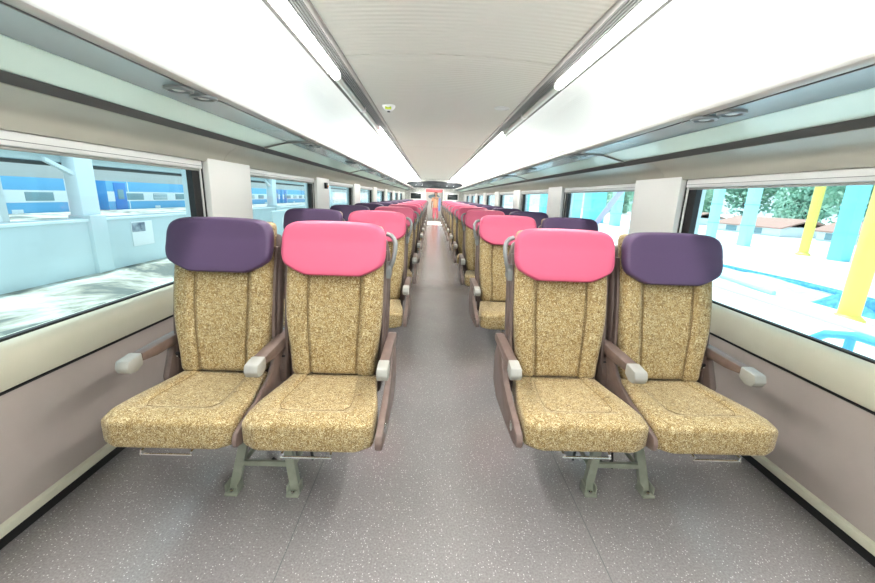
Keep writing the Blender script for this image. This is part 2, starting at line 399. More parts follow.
# side walls
WP = 2.303; WB = .797                                   # window pitch, first glass start
wins = [(max(Y0+.02, WB + WP*n), WB + WP*n + 1.663) for n in range(-1, 8)]
for s in (-1, 1):
    sd = NAME[s]
    # outer body with window holes
    m = MB()
    m.box(s*1.60, s*1.63, Y0, Y1+2.6, -.9, .66); m.box(s*1.60, s*1.63, Y0, Y1+2.6, 1.40, 1.75)
    m.box(s*1.56, s*1.60, Y0, Y1+2.6, 0, .56)
    prev = Y0
    for a, b in wins + [(Y1+2.6, Y1+2.6)]:
        if a > prev + .01: m.box(s*1.60, s*1.63, prev, a, .66, 1.40)
        prev = b
    w = struct(m.build('wall_'+sd, 'coachw'))
    MB().box(s*1.525, s*1.56, Y0, Y1, .075, .523).build('lower_panel', 'lam', w)
    # cream sill panel, softly curved
    sill = [(1.60, .685), (1.545, .683), (1.525, .673), (1.510, .650), (1.503, .61), (1.507, .565), (1.520, .530), (1.53, .524), (1.60, .524)]
    MB().prism([(s*x, z) for x, z in sill], Y0, Y1).build('sill_panel', 'cream', w)
    MB().box(s*1.518, s*1.54, Y0, Y1, .5185, .526).build('sill_joint', 'black_r', w)
    # valance above windows
    val = [(1.60, 1.385), (1.505, 1.385), (1.500, 1.39), (1.485, 1.425), (1.455, 1.46), (1.41, 1.487), (1.36, 1.497), (1.36, 1.515), (1.52, 1.515), (1.60, 1.50)]
    prev = Y0
    for yj in [.41, 2.71, 5.02, 7.32, 9.62, 11.93, 14.23, 16.53, 18.8, Y1]:
        MB().prism([(s*x, z) for x, z in val], prev+.002, yj-.002).build('valance_panel', 'valance', w); prev = yj
    MB().box(s*1.52, s*1.595, Y0, Y1, 1.39, 1.50).build('valance_backing', 'dkgrey', w)
    # white pillar panels between windows
    for (a, b), (c, d) in zip(wins, wins[1:] + [(Y1, Y1)]):
        y0, y1 = b+.055, c-.02
        if c == Y1: y1 = Y1
        MB().prism([(s*1.493, 1.405), (s*1.505, 1.408), (s*1.56, 1.40), (s*1.60, 1.38), (s*1.60, .66), (s*1.515, .66), (s*1.500, .80), (s*1.493, 1.2)], y0, y1, bev=.006).build('pillar_panel', 'white', w)
        MB().box(s*1.53, s*1.60, b+.045, b+.055, .675, 1.39).build('pillar_gap', 'black_r', w)
        MB().box(s*1.535, s*1.60, b+.03, b+.045, .675, 1.39).build('pillar_edge', 'white_f', w)
        MB().box(s*1.54, s*1.60, c-.02, c, .675, 1.39).build('reveal', 'white_f', w)
    bb = struct(MB().prism([(s*1.56, .084), (s*1.525, .084), (s*1.512, .076), (s*1.508, .06), (s*1.512, .045), (s*1.53, .036), (s*1.56, .036)], Y0, Y1).build('baseboard_'+sd, 'cream'))
    MB().box(s*1.522, s*1.56, Y0, Y1, .0, .038).build('kick_strip', 'black_r', bb)
    for i, (a, b) in enumerate(wins):
        wn = struct(empty('window_%d' % (i+1 + (9 if s > 0 else 0)), (s*1.575, a, .68)))
        H = .70; Lw = b-a
        m = MB()
        m.box(s*-.022, s*.0, 0, .03, 0, H); m.box(s*-.035, s*.0, Lw-.045, Lw+.03, 0, H)
        m.box(s*-.022, s*.0, .03, Lw-.045, 0, .012); m.box(s*-.022, s*.0, .03, Lw-.045, H-.03, H)
        m.build('gasket', 'black_r', wn)
        MB().box(s*.004, s*.010, .0, Lw, .0, H).build('pane', 'glass', wn)
        bl = MB().box(s*-.060, s*-.0, -.015, Lw+.03, .655, .705, .008).build('blind_box', 'white_f', wn)
        m = MB()
        m.box(s*-.0612, s*-.058, -.01, Lw+.025, .672, .6745)
        m.build('box_groove', 'handle', bl)
        MB().box(s*-.045, s*-.025, 0, Lw+.02, .643, .655, .004).build('blind_bar', 'cap', wn)
# ------------------------------------------------------------------ luggage racks
RJ = [-2.6, 0., 2.99, 5.98, 8.97, 11.96, 14.95, 17.94, 19.98]
PANS = [0.6, 1.62, 3.12, 4.6, 6.15, 7.6, 9.1, 10.6, 12.1, 13.6, 15.1, 16.6, 18.1]
for s in (-1, 1):
    for k, (a, b) in enumerate(zip(RJ, RJ[1:])):
        lab = 'overhead luggage rack section above the %s windows, %s section counting away from camera' % (NAME[s], ORD[k])
        r = tag(empty('luggage_rack', (s*1.35, a, 1.53)), lab, 'luggage rack', 'overhead luggage racks')
        L = b - a - .012
        def X(x): return s*(x-1.35)
        # wall strip
        MB().prism([(X(1.385), -.026), (X(1.343), -.034), (X(1.327), -.006), (X(1.335), .0), (X(1.50), .0), (X(1.50), -.02)], 0, L).build('wall_channel', 'dkgrey', r)
        MB().prism([(X(1.334), -.004), (X(1.325), .002), (X(1.171), .040), (X(1.171), .052), (X(1.334), .012)], 0, L).build('glass_shelf', 'frost', r)
        MB().prism([(X(1.172), .042), (X(.985), .048), (X(.985), .075), (X(1.172), .058)], 0, L).build('service_panel', 'rackpanel', r)
        MB().prism([(X(.990), .047), (X(.972), .048), (X(.960), .056), (X(.955), .070), (X(.958), .088), (X(.968), .098), (X(.990), .092)], 0, L, bev=0).build('front_rail', 'rail', r)
        MB().box(X(.990), X(.986), 0, L, .043, .05).build('rail_seam', 'dkgrey', r)
        MB().prism([(X(1.335), -.012), (X(1.171), .030), (X(.985), .042), (X(.985), .06), (X(1.171), .055), (X(1.335), .012)], L-.002, L+.010).build('joint_bracket', 'trough', r)
        MB().prism([(X(1.47), .10), (X(1.44), .10), (X(1.435), .125), (X(1.455), .14), (X(1.475), .125)], .04, L-.07).build('rack_lamp', 'lens_rack', r)
        m = MB(); m.prism([(X(1.335), .0), (X(1.10), .07), (X(1.10), .09), (X(1.50), .10), (X(1.50), .0)], L-.06, L-.05); m.build('support_arm', 'rail', r)
        for yp in PANS:
            for dy in (-.06, .06):
                if a < yp+dy < b:
                    xc = 1.040 if dy < 0 else 1.018
                    rl = MB().lathe([(.034, .002), (.050, -.001), (.048, -.010), (.036, -.013), (.034, -.006)], (X(xc), yp+dy-a, .047), 20).build('reading_light', 'handle', r)
                    MB().lathe([(.001, -.009), (.018, -.010), (.024, -.006), (.034, -.004), (.034, .0)], (X(xc), yp+dy-a, .047), 20).build('light_lens', 'white_f', rl)
# ------------------------------------------------------------------ ceiling fittings
t = tag(empty('smoke_detector', (-.55, 4.1, 2.083)), 'small white ceiling sensor with lime sticker left of the centre panel', 'smoke detector')
MB().lathe([(.062, 0), (.064, -.012), (.055, -.030), (.038, -.046), (.020, -.055), (.001, -.056)], (0, 0, 0), 24).build('housing', 'white', t)
MB().box(-.03, .03, -.055, -.035, -.045, -.02, .004).build('sticker', 'lime', t)
MB().lathe([(.014, -.05), (.016, -.062), (.001, -.066)], (0, 0, 0), 12).build('sensor_tip', 'black', t)
o = MB().lathe([(.075, 0), (.075, -.006), (.066, -.010), (.064, -.006), (.001, -.006)], (0, 0, 0), 28).build('ceiling_vent_disc', 'white_f')
o.location = (.56, 4.02, 2.085); tag(o, 'flat round pale disc set in the ribbed ceiling, right side', 'ceiling disc')
# call box on second left pillar
t = tag(empty('alarm_box', (-1.493, 5.17, 1.31)), 'small black and orange alarm box on the second left pillar', 'alarm box')
MB().box(0, .03, -.035, .035, -.035, .04, .006).build('housing', 'black', t)
MB().lathe([(.014, 0), (.014, .012), (.008, .014), (.001, .014)], (.03, .010, -.005), 14, axis='x').build('button', 'amber', t)
# ------------------------------------------------------------------ seats
def outline_head():
    # (u,z) control points of the headrest, relative to its centre
    P = [(-.237, .010), (-.236, -.034), (-.223, -.068), (-.192, -.090), (-.148, -.111), (-.115, -.119), (0, -.120), (.115, -.119), (.148, -.111), (.192, -.090), (.223, -.068), (.236, -.034),
         (.237, .010), (.235, .054), (.220, .090), (.184, .109), (.13, .115), (.07, .117), (0, .118), (-.07, .117), (-.13, .115), (-.184, .109), (-.220, .090), (-.235, .054)]
    n = len(P); out = []
    for i in range(n):
        p0, p1, p2, p3 = P[i-1], P[i], P[(i+1) % n], P[(i+2) % n]
        for k in range(3):
            t = k/3
            out.append(tuple((.94, .96)[j]*.5*((2*p1[j]) + (-p0[j]+p2[j])*t + (2*p0[j]-5*p1[j]+4*p2[j]-p3[j])*t*t + (-p0[j]+3*p1[j]-3*p2[j]+p3[j])*t**3) for j in (0, 1)))
    return out
HO = outline_head()
def back_y(z):                                           # front surface line of the backrest at height z
    t = (z-.43)/.68
    return -.115 + .135*t - .022*sin(pi*min(1, max(0, t*1.15)))
def make_seat(name, colour, s, window):
    """s: side of the aisle (-1 left, 1 right); u grows away from the aisle"""
    root = empty(name)
    def U(u): return s*u
    # backrest
    def fb(x, y, z):
        t = (z+.34)/.68; zz = .43 + .655*t
        wf = .186 + .026*sm(0, .5, t) - .010*sm(.72, .95, t)
        x2 = x/.225*wf
        ax = abs(x)
        yy = back_y(zz) + y + .045
        if y < -.02:
            yy -= .014*sm(.118, .150, ax) * (1-sm(.19, .225, ax)*.5)
            yy += .011*math.exp(-((ax-.122)/.0055)**2)
            yy += .006*(1-(min(ax, .11)/.11)**2)*sm(0, .3, t)
        return (x2, yy, zz)
    MB().rbox((.225, .045, .34), .03, (56, 3, 30), fb).build('backrest', 'fabric', root, 50)
    for k in (-1, 1):
        pts = []
        for i in range(17):
            z = .445 + .50*i/16; t = (z-.43)/.665; wf = (.186 + .026*sm(0, .5, t))/.225
            pts.append((k*.121*wf, back_y(z) - .0015, z))
        MB().tube(pts, .0020, 6).build('backrest_seam', 'seam', root)
    # shell behind
    m = MB()
    def fs_(x, y, z):
        t = (z+.36)/.72; zz = .33 + .70*t
        w = .205 + .030*sm(0, .5, t) - .02*sm(.85, 1, t)
        return (x/.22*w, back_y(zz) + .095 + y - .012*abs(x/.22)**3, zz)
    m.rbox((.22, .035, .36), .025, (10, 2, 14), fs_).build('back_shell', 'brown_d', root, 50)
    # side rails of the shell, seen beside the fabric
    for k in (-1, 1):
        m = MB(); pts = []
        for i in range(9):
            z = .42 + .56*i/8; pts.append((back_y(z)-.005+.03, z))
        for i in range(8, -1, -1):
            z = .42 + .56*i/8; pts.append((back_y(z)+.10, z))
        xo = .214 
        m.prism(pts, U(k*(xo-.006)), U(k*(xo+.008)), axis='x', bev=.003)
        m.build('side_rail', 'brown_d', root)
    # headrest
    def fh(x, z, d):
        zz = .990 + z
        return (x, back_y(zz) - .012 + d - .016*(abs(x)/.236)**2.2, zz)
    MB().pillow(HO, fh, front=.034, back=.03).build('headrest', colour, root, 60)
    # cushion
    def fc(x, y, z):
        q = (y+.225)/.45                                   # 0 front .. 1 rear
        yy = -.52 + .45*q
        w = .232 - .040*sm(.25, 1, q)
        ax = abs(x)
        top = .458 - .022*q
        zt = z/.068
        h = .056 + .006*(1-q)
        zz = top - h + (zt)*h
        if z > 0:
            inside = (1-sm(.125, .16, ax)) * sm(.16, .27, q)
            zz -= .012*inside
            zz -= .004*math.exp(-((ax-.142)/.006)**2) * sm(.18, .28, q)
            zz -= .004*math.exp(-((q-.215)/.014)**2) * (1-sm(.12, .15, ax))
            zz -= .016*sm(.15, .0, q)*0
            zz -= .013*(1-sm(0, .20, q))**1.5
            zz -= .010*sm(.17, .243, ax)
        else:
            zz += .004*sm(.17, .24, ax)
        # rounded plan corners at the front
        yy += .026*(sm(.17, .245, ax))*(1-sm(0, .35, q))
        return (x/.243*w, yy, zz)
    MB().rbox((.243, .225, .068), .022, (48, 40, 3), fc).build('cushion', 'fabric', root, 50)
    pts = []
    for x, q in [(-.142, .98), (-.142, .8), (-.142, .6), (-.142, .42), (-.138, .30), (-.120, .235), (-.09, .218), (0, .215), (.09, .218), (.120, .235), (.138, .30), (.142, .42), (.142, .6), (.142, .8), (.142, .98)]:
        p = fc(x, -.225+.45*q, .068); pts.append((p[0], p[1], p[2]+.0015))
    MB().tube(pts, .0014, 6).build('cushion_seam', 'seam', root)
    MB().prism([(-.44, .345), (-.40, .320), (-.06, .305), (-.06, .345), (-.40, .352)], -.17, .17, axis='x', bev=.004).build('seat_pan', 'black', root)
    # slide bar below the front edge
    m = MB(); z = .312; y = -.510
    m.tube([(-.09, y, z), (.09, y, z)], .0045, 8)
    for k in (-1, 1): m.tube([(k*.086, y, z-.006), (k*.086, y, z+.012), (k*.082, y+.10, .33)], .0045, 6)
    m.build('slide_bar', 'chrome', root)
    # side shells with armrests on top
    def side(u, w, front=True):
        pts = [(-.520, .352), (-.525, .378), (-.512, .402), (-.45, .416), (-.33, .435), (-.22, .47), (-.17, .515), (-.15, .56), (-.02, .56), (.02, .50), (.01, .36), (-.10, .315), (-.30, .322), (-.46, .335)]
        return MB().prism(pts, U(u)-w/2, U(u)+w/2, axis='x', bev=.006)
    def arm(u, w):
        pts = [(-.285, .556), (-.28, .588), (-.10, .592), (.02, .592), (.05, .585), (.06, .57), (.05, .548), (-.20, .545)]
        p = MB().prism(pts, U(u)-w/2, U(u)+w/2, axis='x', bev=.006).build('armrest', 'brown', root)
        cpt = [(-.365, .556), (-.355, .584), (-.284, .592), (-.282, .545), (-.32, .528), (-.352, .533)]
        MB().prism(cpt, U(u)-w/2-.002, U(u)+w/2+.002, axis='x', bev=.006).build('armrest_cap', 'cap', p)
    def socket(u):
        rot = Matrix.Translation(Vector((U(u), -.075, .485))) @ Matrix.Rotation(radians(28), 4, 'X')
        sk = MB().box(-.024, .024, -.006, .006, -.028, .028, .003, mat=rot).build('power_socket', 'black', root)
        m = MB()
        for k in (-1, 1):
            m.box(k*.010-.004, k*.010+.004, -.0075, -.006, -.014, -.006, mat=rot); m.box(k*.010-.0012, k*.010+.0012, -.0075, -.006, .002, .014, mat=rot)
        m.build('socket_mark', 'sym', sk)
    if not window:
        sh = side(-.255, .026).build('aisle_side_shell', 'brown', root)
        bt = MB().box(U(-.255)-.016, U(-.255)+.016, -.44, -.41, .365, .398, .005).build('recline_button', 'chrome', sh)
        MB().box(U(-.255)-.004, U(-.255)+.004, -.435, -.415, .395, .407, .003).build('button_stem', 'cap', bt)
        side(.241, .018).build('middle_side_shell', 'brown', root)
        arm(-.247, .040); arm(.243, .050)
        MB().prism([(-.12, .40), (-.12, .455), (-.075, .53), (-.03, .53), (-.03, .38)], U(.210), U(.262), axis='x', bev=.005).build('socket_block', 'brown_d', root)
        socket(.243)
        # grab handle on the aisle side, near the headrest
        hx = -.232
        P = [(hx+.004, .025, .900), (hx-.006, .0, .915), (hx-.020, -.012, .945), (hx-.027, -.006, .985), (hx-.028, .004, 1.015), (hx-.021, .012, 1.034), (hx-.008, .018, 1.048), (hx+.012, .024, 1.054)]
        pp = []
        for i in range(len(P)-1):
            for k in range(3):
                t = k/3; pp.append((U(P[i][0]*(1-t)+P[i+1][0]*t), P[i][1]*(1-t)+P[i+1][1]*t, P[i][2]*(1-t)+P[i+1][2]*t))
        pp.append((U(P[-1][0]), P[-1][1], P[-1][2]))
        n = len(pp)
        MB().tube(pp, [.0160 - .0060*min(1, i/6) for i in range(n)], 10).build('grab_handle', 'handle', root)
        m = MB(); m.prism([(-.02, .86), (-.022, .905), (.0, .935), (.045, .93), (.05, .87)], U(hx+.012), U(hx-.010), axis='x', bev=.004); m.build('handle_root', 'handle', root)
    else:
        MB().prism([(-.14, .36), (-.15, .42), (-.10, .53), (-.02, .56), (.04, .56), (.03, .34)], U(.215), U(.243), axis='x', bev=.006).build('window_side_shell', 'brown_d', root)
        arm(.232, .046)
        socket(.222)
    return root
X_A, X_W, YR, RP, NR = .506, .992, 1.681, 1.314, 11
protos = {}
for s in (-1, 1):
    protos[s, 0] = make_seat('train_seat', 'pink', s, False)
    protos[s, 1] = make_seat('train_seat', 'purple', s, True)
for n in range(NR):
    for s in (-1, 1):
        for w in (0, 1):
            o = protos[s, w] if n == 0 else copy_thing(protos[s, w])
            o.location = (s*(X_W if w else X_A), YR + RP*n + (.035 if s > 0 else 0), 0)
            if w: lab = 'purple-topped gold fabric seat beside the %s windows, %s row from the camera' % (NAME[s], ORD[n]); g = 'purple-topped window seats on the %s side'
            else: lab = 'pink-topped gold fabric seat along the %s side of the aisle, %s row from the camera' % (NAME[s], ORD[n]); g = 'pink-topped aisle seats on the %s side'
            tag(o, lab, 'seat', g % NAME[s])
# pedestals
def make_pedestal(s):
    root = empty('seat_pedestal')
    for yy, ytop in ((-.33, -.28), (.0, -.06)):
        for k in (-1, 1):
            m = MB()
            x0, x1 = k*.125, k*.075
            w = .018; d = .014
            vs = []
            for (x, y, z) in ((x0, yy, .012), (x0-k*.006, yy+.008, .05), (x1, ytop, .27)):
                vs += [(x-w, y-d, z), (x+w, y-d, z), (x+w, y+d, z), (x-w, y+d, z)]
            fs = [(0, 1, 2, 3), (8, 9, 10, 11)]
            for a in (0, 4):
                for j in range(4): fs.append((a+j, a+(j+1) % 4, a+4+(j+1) % 4, a+4+j))
            m.add(vs, fs)
            lg = m.build('leg', 'greengrey', root)
            f = MB().box(x0-.026, x0+.026, yy-.045, yy+.02, 0, .012, .003)
            f.box(x0-.026, x0-.020, yy-.035, yy+.015, .01, .045, .002); f.box(x0+.020, x0+.026, yy-.035, yy+.015, .01, .045, .002)
            f = f.build('foot_bracket', 'greengrey', lg)
            MB().lathe([(.010, .0), (.010, .010), (.006, .013), (.001, .013)], (x0, yy-.030, .012), 8).build('bolt', 'chrome', lg)
    MB().box(-.105, .105, -.322, -.306, .105, .128, .003).build('cross_bar', 'greengrey', root)
    for k in (-1, 1): MB().tube([(k*.108, -.318, .09), (k*.108, -.02, .09)], .011, 8).build('long_brace', 'greengrey', root)
    for ya in (-.26, -.08): MB().box(-.40, .40, ya, ya+.04, .262, .298, .004).build('cross_beam', 'steel_d', root)
    m = MB(); m.box(s*.40, s*.66, -.10, -.04, .262, .285, .003); m.build('wall_bracket', 'steel_d', root)
    m = MB(); m.prism([(-.22, .27), (-.19, .13), (-.10, .13), (-.07, .27)], s*.24, s*.33, axis='x', bev=.004); m.build('junction_box', 'steel_d', root)
    m = MB(); m.tube([(-s*.18, -.26, .27), (-s*.185, -.30, .20), (-s*.20, -.32, .14)], .006, 6); m.build('release_lever', 'black', root)
    m = MB(); m.tube([(0, -.1, .26), (.02, -.12, .15), (.06, -.15, .06), (.03, -.22, .03), (-.02, -.20, .05)], .008, 8); m.build('cable', 'black', root)
    return root
pp = {s: make_pedestal(s) for s in (-1, 1)}
for n in range(NR):
    for s in (-1, 1):
        o = pp[s] if n == 0 else copy_thing(pp[s])
        o.location = (s*.752, YR + .018 + RP*n + (.035 if s > 0 else 0), 0)
        tag(o, 'green-grey splayed steel stand under the %s seat pair, %s row from the camera' % (NAME[s], ORD[n]), 'seat stand', 'steel stands under the seats')
# ------------------------------------------------------------------ far end wall
m = MB()
for s in (-1, 1): m.box(s*.43, s*1.60, Y1, Y1+.05, 0, 1.70)
m.box(-.43, .43, Y1, Y1+.05, 1.60, 1.70); m.box(-1.60, 1.60, Y1, Y1+.05, 1.68, 2.35)
ew = struct(m.build('wall_end', 'endwall'))
m = MB()
m.box(-.455, -.43, Y1-.02, Y1+.07, 0, 1.62); m.box(.43, .455, Y1-.02, Y1+.07, 0, 1.62); m.box(-.455, .455, Y1-.02, Y1+.07, 1.60, 1.64)
d = struct(m.build('door_1', 'white'))
MB().box(.385, .43, Y1+.01, Y1+.05, 0, 1.60).build('door_leaf', 'dkgrey', d)
bk = struct(MB().box(-1.62, 1.62, Y0-.05, Y0, 0, 2.4).build('wall_rear', 'endwall'))
# arched dark panel over the door
ap = [(-1.47, 1.66)] + [(-1.47+.02*k, 1.66+.05*k) for k in (1, 2)]
ap = [(-1.43, 1.66), (-1.46, 1.73), (-1.42, 1.83), (-1.32, 1.895), (-1.15, 1.93), (-.9, 1.94), (-.6, 1.965), (-.3, 1.99), (0, 2.0)]
ap = ap + [(-x, z) for x, z in ap[-2::-1]]
a = tag(empty('display_header', (0, Y1-.14, 0)), 'long dark arched panel above the far doorway', 'header panel')
MB().prism(ap, 0, .135, bev=.01).build('body', 'archblk', a)
MB().box(-.34, .34, -.008, 0, 1.72, 1.80, .003).build('message_display', 'screen', a)
for x in (-.62, -.93, .62, .95):
    MB().lathe([(.012, 0), (.012, -.008), (.001, -.010)], (x, 0, 1.78), 12, axis='y').build('indicator_lamp', 'led', a)
for s in (-1, 1):
    t = tag(empty('wall_screen', (s*.93, Y1-.05, 1.235)), 'small dark television in a white frame %s of the far doorway' % NAME[s], 'television', 'televisions on the end wall')
    MB().box(-.31, .31, 0, .05, -.20, .20, .008).build('frame', 'white', t)
    MB().box(-.26, .26, -.004, .004, -.125, .145, .003).build('screen', 'screen', t)
# vestibule behind the doorway
v = struct(MB().box(-1.6, 1.6, Y1+2.5, Y1+2.55, 0, 2.3).build('wall_vestibule', 'white'))
for s in (-1, 1): struct(MB().box(s*.62, s*.66, Y1+.05, Y1+2.5, 0, 2.1).build('wall_vestibule_'+NAME[s], 'white'))
o = MB().box(-.46, .46, Y1+.9, Y1+.93, 1.47, 1.68, .01).build('red_sign_board', 'red'); tag(o, 'red board across the vestibule above the far doorway opening', 'sign board')
t = tag(empty('vestibule_door', (0, Y1+2.44, 0)), 'pale vestibule door with dark oval window behind the standing person', 'door')
MB().box(-.42, .42, 0, .05, 0, 1.62, .01).build('leaf', 'white_f', t)
ov = [(.33*cos(2*pi*k/24), 1.24+.13*sin(2*pi*k/24)) for k in range(24)]
MB().prism(ov, -.01, .01).build('window', 'coachwin', t)
o = MB().box(-.60, -.36, Y1+.35, Y1+.75, 0, .98, .02).build('block', 'archblk'); tag(o, 'dark low cabinet inside the vestibule left of the standing person', 'block')  # dark block standing in for a dark gap in the vestibule
o = MB().lathe([(.17, 0), (.19, -.01), (.17, -.03), (.001, -.04)], (0, 0, 0), 24).build('vestibule_lamp', 'lens_on'); o.location = (0, Y1+.55, 2.07)
tag(o, 'round glowing ceiling lamp inside the far vestibule', 'lamp')
# ------------------------------------------------------------------ the person in the doorway
def skin_body(name, nodes, edges, mat, parent, sub=1):
    me = bpy.data.meshes.new(name); me.from_pydata([n[:3] for n in nodes], edges, []); me.materials.append(M[mat])
    o = bpy.data.objects.new(name, me); C.objects.link(o)
    o.modifiers.new('Skin', 'SKIN'); 
    if not me.skin_vertices:
        bpy.context.view_layer.objects.active = o
    for i, n in enumerate(nodes):
        sv = me.skin_vertices[0].data[i]; sv.radius = (n[3], n[4] if len(n) > 4 else n[3]); sv.use_root = (i == 0)
    o.modifiers['Skin'].use_smooth_shade = True
    ss = o.modifiers.new('Sub', 'SUBSURF'); ss.levels = ss.render_levels = sub
    dg = bpy.context.evaluated_depsgraph_get()
    me2 = bpy.data.meshes.new_from_object(o.evaluated_get(dg)); o.modifiers.clear(); o.data = me2
    o.parent = parent; return o
pr = tag(empty('person', (.09, Y1+.42, 0)), 'person in peach top and rose trousers standing in the far doorway', 'person')
N = [(0, 0, .80, .13, .10), (0, 0, .95, .12, .085), (0, -.01, 1.12, .145, .095), (0, 0, 1.24, .13, .08), (0, 0, 1.30, .05), (0, -.01, 1.36, .05), (0, -.02, 1.43, .082, .095), (0, -.015, 1.50, .07, .085),
     (.075, 0, .74, .08), (.085, -.01, .42, .055), (.09, .0, .09, .036), (.095, -.10, .03, .032),
     (-.075, 0, .74, .08), (-.085, -.01, .42, .055), (-.09, .0, .09, .036), (-.095, -.10, .03, .032),
     (.15, 0, 1.22, .045), (.20, .02, .98, .036), (.20, -.03, .76, .026), (.20, -.05, .70, .026, .014),
     (-.15, 0, 1.22, .045), (-.20, .02, .98, .036), (-.20, -.03, .76, .026), (-.20, -.05, .70, .026, .014)]
E = [(0, 1), (1, 2), (2, 3), (3, 4), (4, 5), (5, 6), (6, 7), (0, 8), (8, 9), (9, 10), (10, 11), (0, 12), (12, 13), (13, 14), (14, 15), (3, 16), (16, 17), (17, 18), (18, 19), (3, 20), (20, 21), (21, 22), (22, 23)]
for sx in (-1, 1):                                        # fingers
    base = 19 if sx > 0 else 23
    for k, (dy, ln) in enumerate(((-.025, .055), (-.009, .065), (.008, .06), (.022, .045))):
        i = len(N); N.append((sx*.20, -.05+dy, .675, .009)); N.append((sx*.198, -.055+dy, .675-ln, .007)); E += [(base, i), (i, i+1)]
    i = len(N); N.append((sx*.188, -.085, .69, .010)); N.append((sx*.182, -.095, .655, .008)); E += [(base, i), (i, i+1)]
body = skin_body('body', N, E, 'skin', pr)
TN = [(0, 0, .84, .145, .115), (0, 0, .97, .130, .100), (0, -.01, 1.12, .155, .108), (0, 0, 1.235, .14, .09), (.16, 0, 1.225, .058), (.195, .015, 1.05, .05), (-.16, 0, 1.225, .058), (-.195, .015, 1.05, .05), (0, 0, .66, .16, .13)]
skin_body('top', TN, [(0, 1), (1, 2), (2, 3), (3, 4), (4, 5), (3, 6), (6, 7), (0, 8)], 'orange', pr)
LN = [(0, 0, .80, .14, .112), (.078, 0, .70, .095), (.088, -.01, .42, .075), (.092, 0, .12, .062), (-.078, 0, .70, .095), (-.088, -.01, .42, .075), (-.092, 0, .12, .062)]
skin_body('trousers', LN, [(0, 1), (1, 2), (2, 3), (0, 4), (4, 5), (5, 6)], 'pinkcloth', pr)
HN = [(0, .015, 1.46, .088, .092), (0, .01, 1.52, .082, .088), (0, .05, 1.40, .06, .05)]
skin_body('hair', HN, [(0, 1), (0, 2)], 'hair', pr)
m = MB()
for k in (-1, 1): m.lathe([(.001, -.004), (.010, -.002), (.010, .004), (.001, .006)], (k*.030, -.112, 1.435), 8, axis='y')
m.build('eyes', 'black', pr)
MB().prism([(-.112, 1.43), (-.135, 1.405), (-.11, 1.40)], -.010, .010, axis='x').build('nose', 'skin', pr)
MB().box(-.022, .022, -.112, -.100, 1.372, 1.380, .002).build('mouth', 'red', pr)
pr.scale = (1, 1, .95)
MB().prism([(-.11, 1.24), (-.14, 1.10), (-.135, .70), (-.10, .55), (-.08, .70), (-.09, 1.1), (-.07, 1.24)], .14, .24, axis='x', bev=.01).build('scarf', 'bluecloth', pr)
# ------------------------------------------------------------------ outdoors, left
gl = struct(MB().box(-30, -1.72, -20, 80, -.35, -.05).build('ground_left', 'ballast'))
w = tag(empty('boundary_wall', (-5, 0, -.05)), 'low pale blue wall along the platform outside the left windows', 'wall')
MB().box(-.2, 0, -12, 70, 0, .78, .01).build('wall_slab', 'paleblue', w)
MB().box(-.24, .03, -12, 70, .75, .79, .01).build('coping', 'coachw', w)
cols = [-1.0, 5.72, 12.4, 19.1, 25.8]
for i, y in enumerate(cols):
    t = tag(empty('platform_column', (-5.1, y, -.05)), 'pale blue column of the platform canopy outside the left windows, %s from the camera' % ORD[i], 'column', 'platform canopy columns')
    MB().box(-.16, .16, -.14, .14, 0, .84, .02).build('plinth', 'paleblue', t)
    MB().box(-.12, .06, -.13, .17, .8, 1.66, .01).build('shaft', 'coachw', t)
    MB().prism([(-.13, 1.38), (-.13, 1.44), (-.50, 1.59), (-.50, 1.54)], -.03, .03, axis='x', bev=.004).build('brace', 'coachw', t)
t = tag(empty('platform_canopy', (-5.3, 0, 1.5)), 'pale steel canopy beam and roof above the platform wall', 'canopy')
MB().box(-.08, .08, -12, 70, 0, .10, .01).build('edge_beam', 'paleblue', t)
MB().box(-.14, -.08, -12, 70, -.05, .0, .005).build('gutter', 'steel_d', t)
MB().prism([(.2, .10), (.2, .14), (-4, .62), (-4, .56)], -12, 70).build('roof_sheet', 'roofsheet', t)
t = tag(empty('opposite_canopy', (-12, 0, 1.36)), 'corrugated canopy fascia beyond the wall, above the blue coaches', 'canopy')
MB().box(-.06, 0, -12, 90, 0, .38).build('fascia', 'roofsheet', t)
for y in range(2, 80, 9): MB().box(-.2, 0, y-.1, y+.1, -1.4, .0).build('post', 'coachw', t)
t = tag(empty('notice_board', (-4.985, 6.6, .45)), 'white notice sheet with a dark photograph on the pale blue wall', 'notice')
MB().box(-.012, 0, -.24, .24, -.20, .20, .002).build('sheet', 'paper', t)
MB().box(0, .004, -.23, .06, .03, .18).build('photograph', 'ink', t)
t = tag(empty('grey_board', (-4.2, 11.5, .3)), 'grey board with two white round patches outside the second left window', 'board')
MB().box(-.05, 0, -1.4, 1.4, -.35, .42, .12, 4).build('panel', 'paleblue', t)
for y in (-.65, .55): MB().lathe([(.17, 0), (.17, .01), (.001, .012)], (0, y, .10), 20, axis='x').build('patch', 'paper', t)
m = MB()
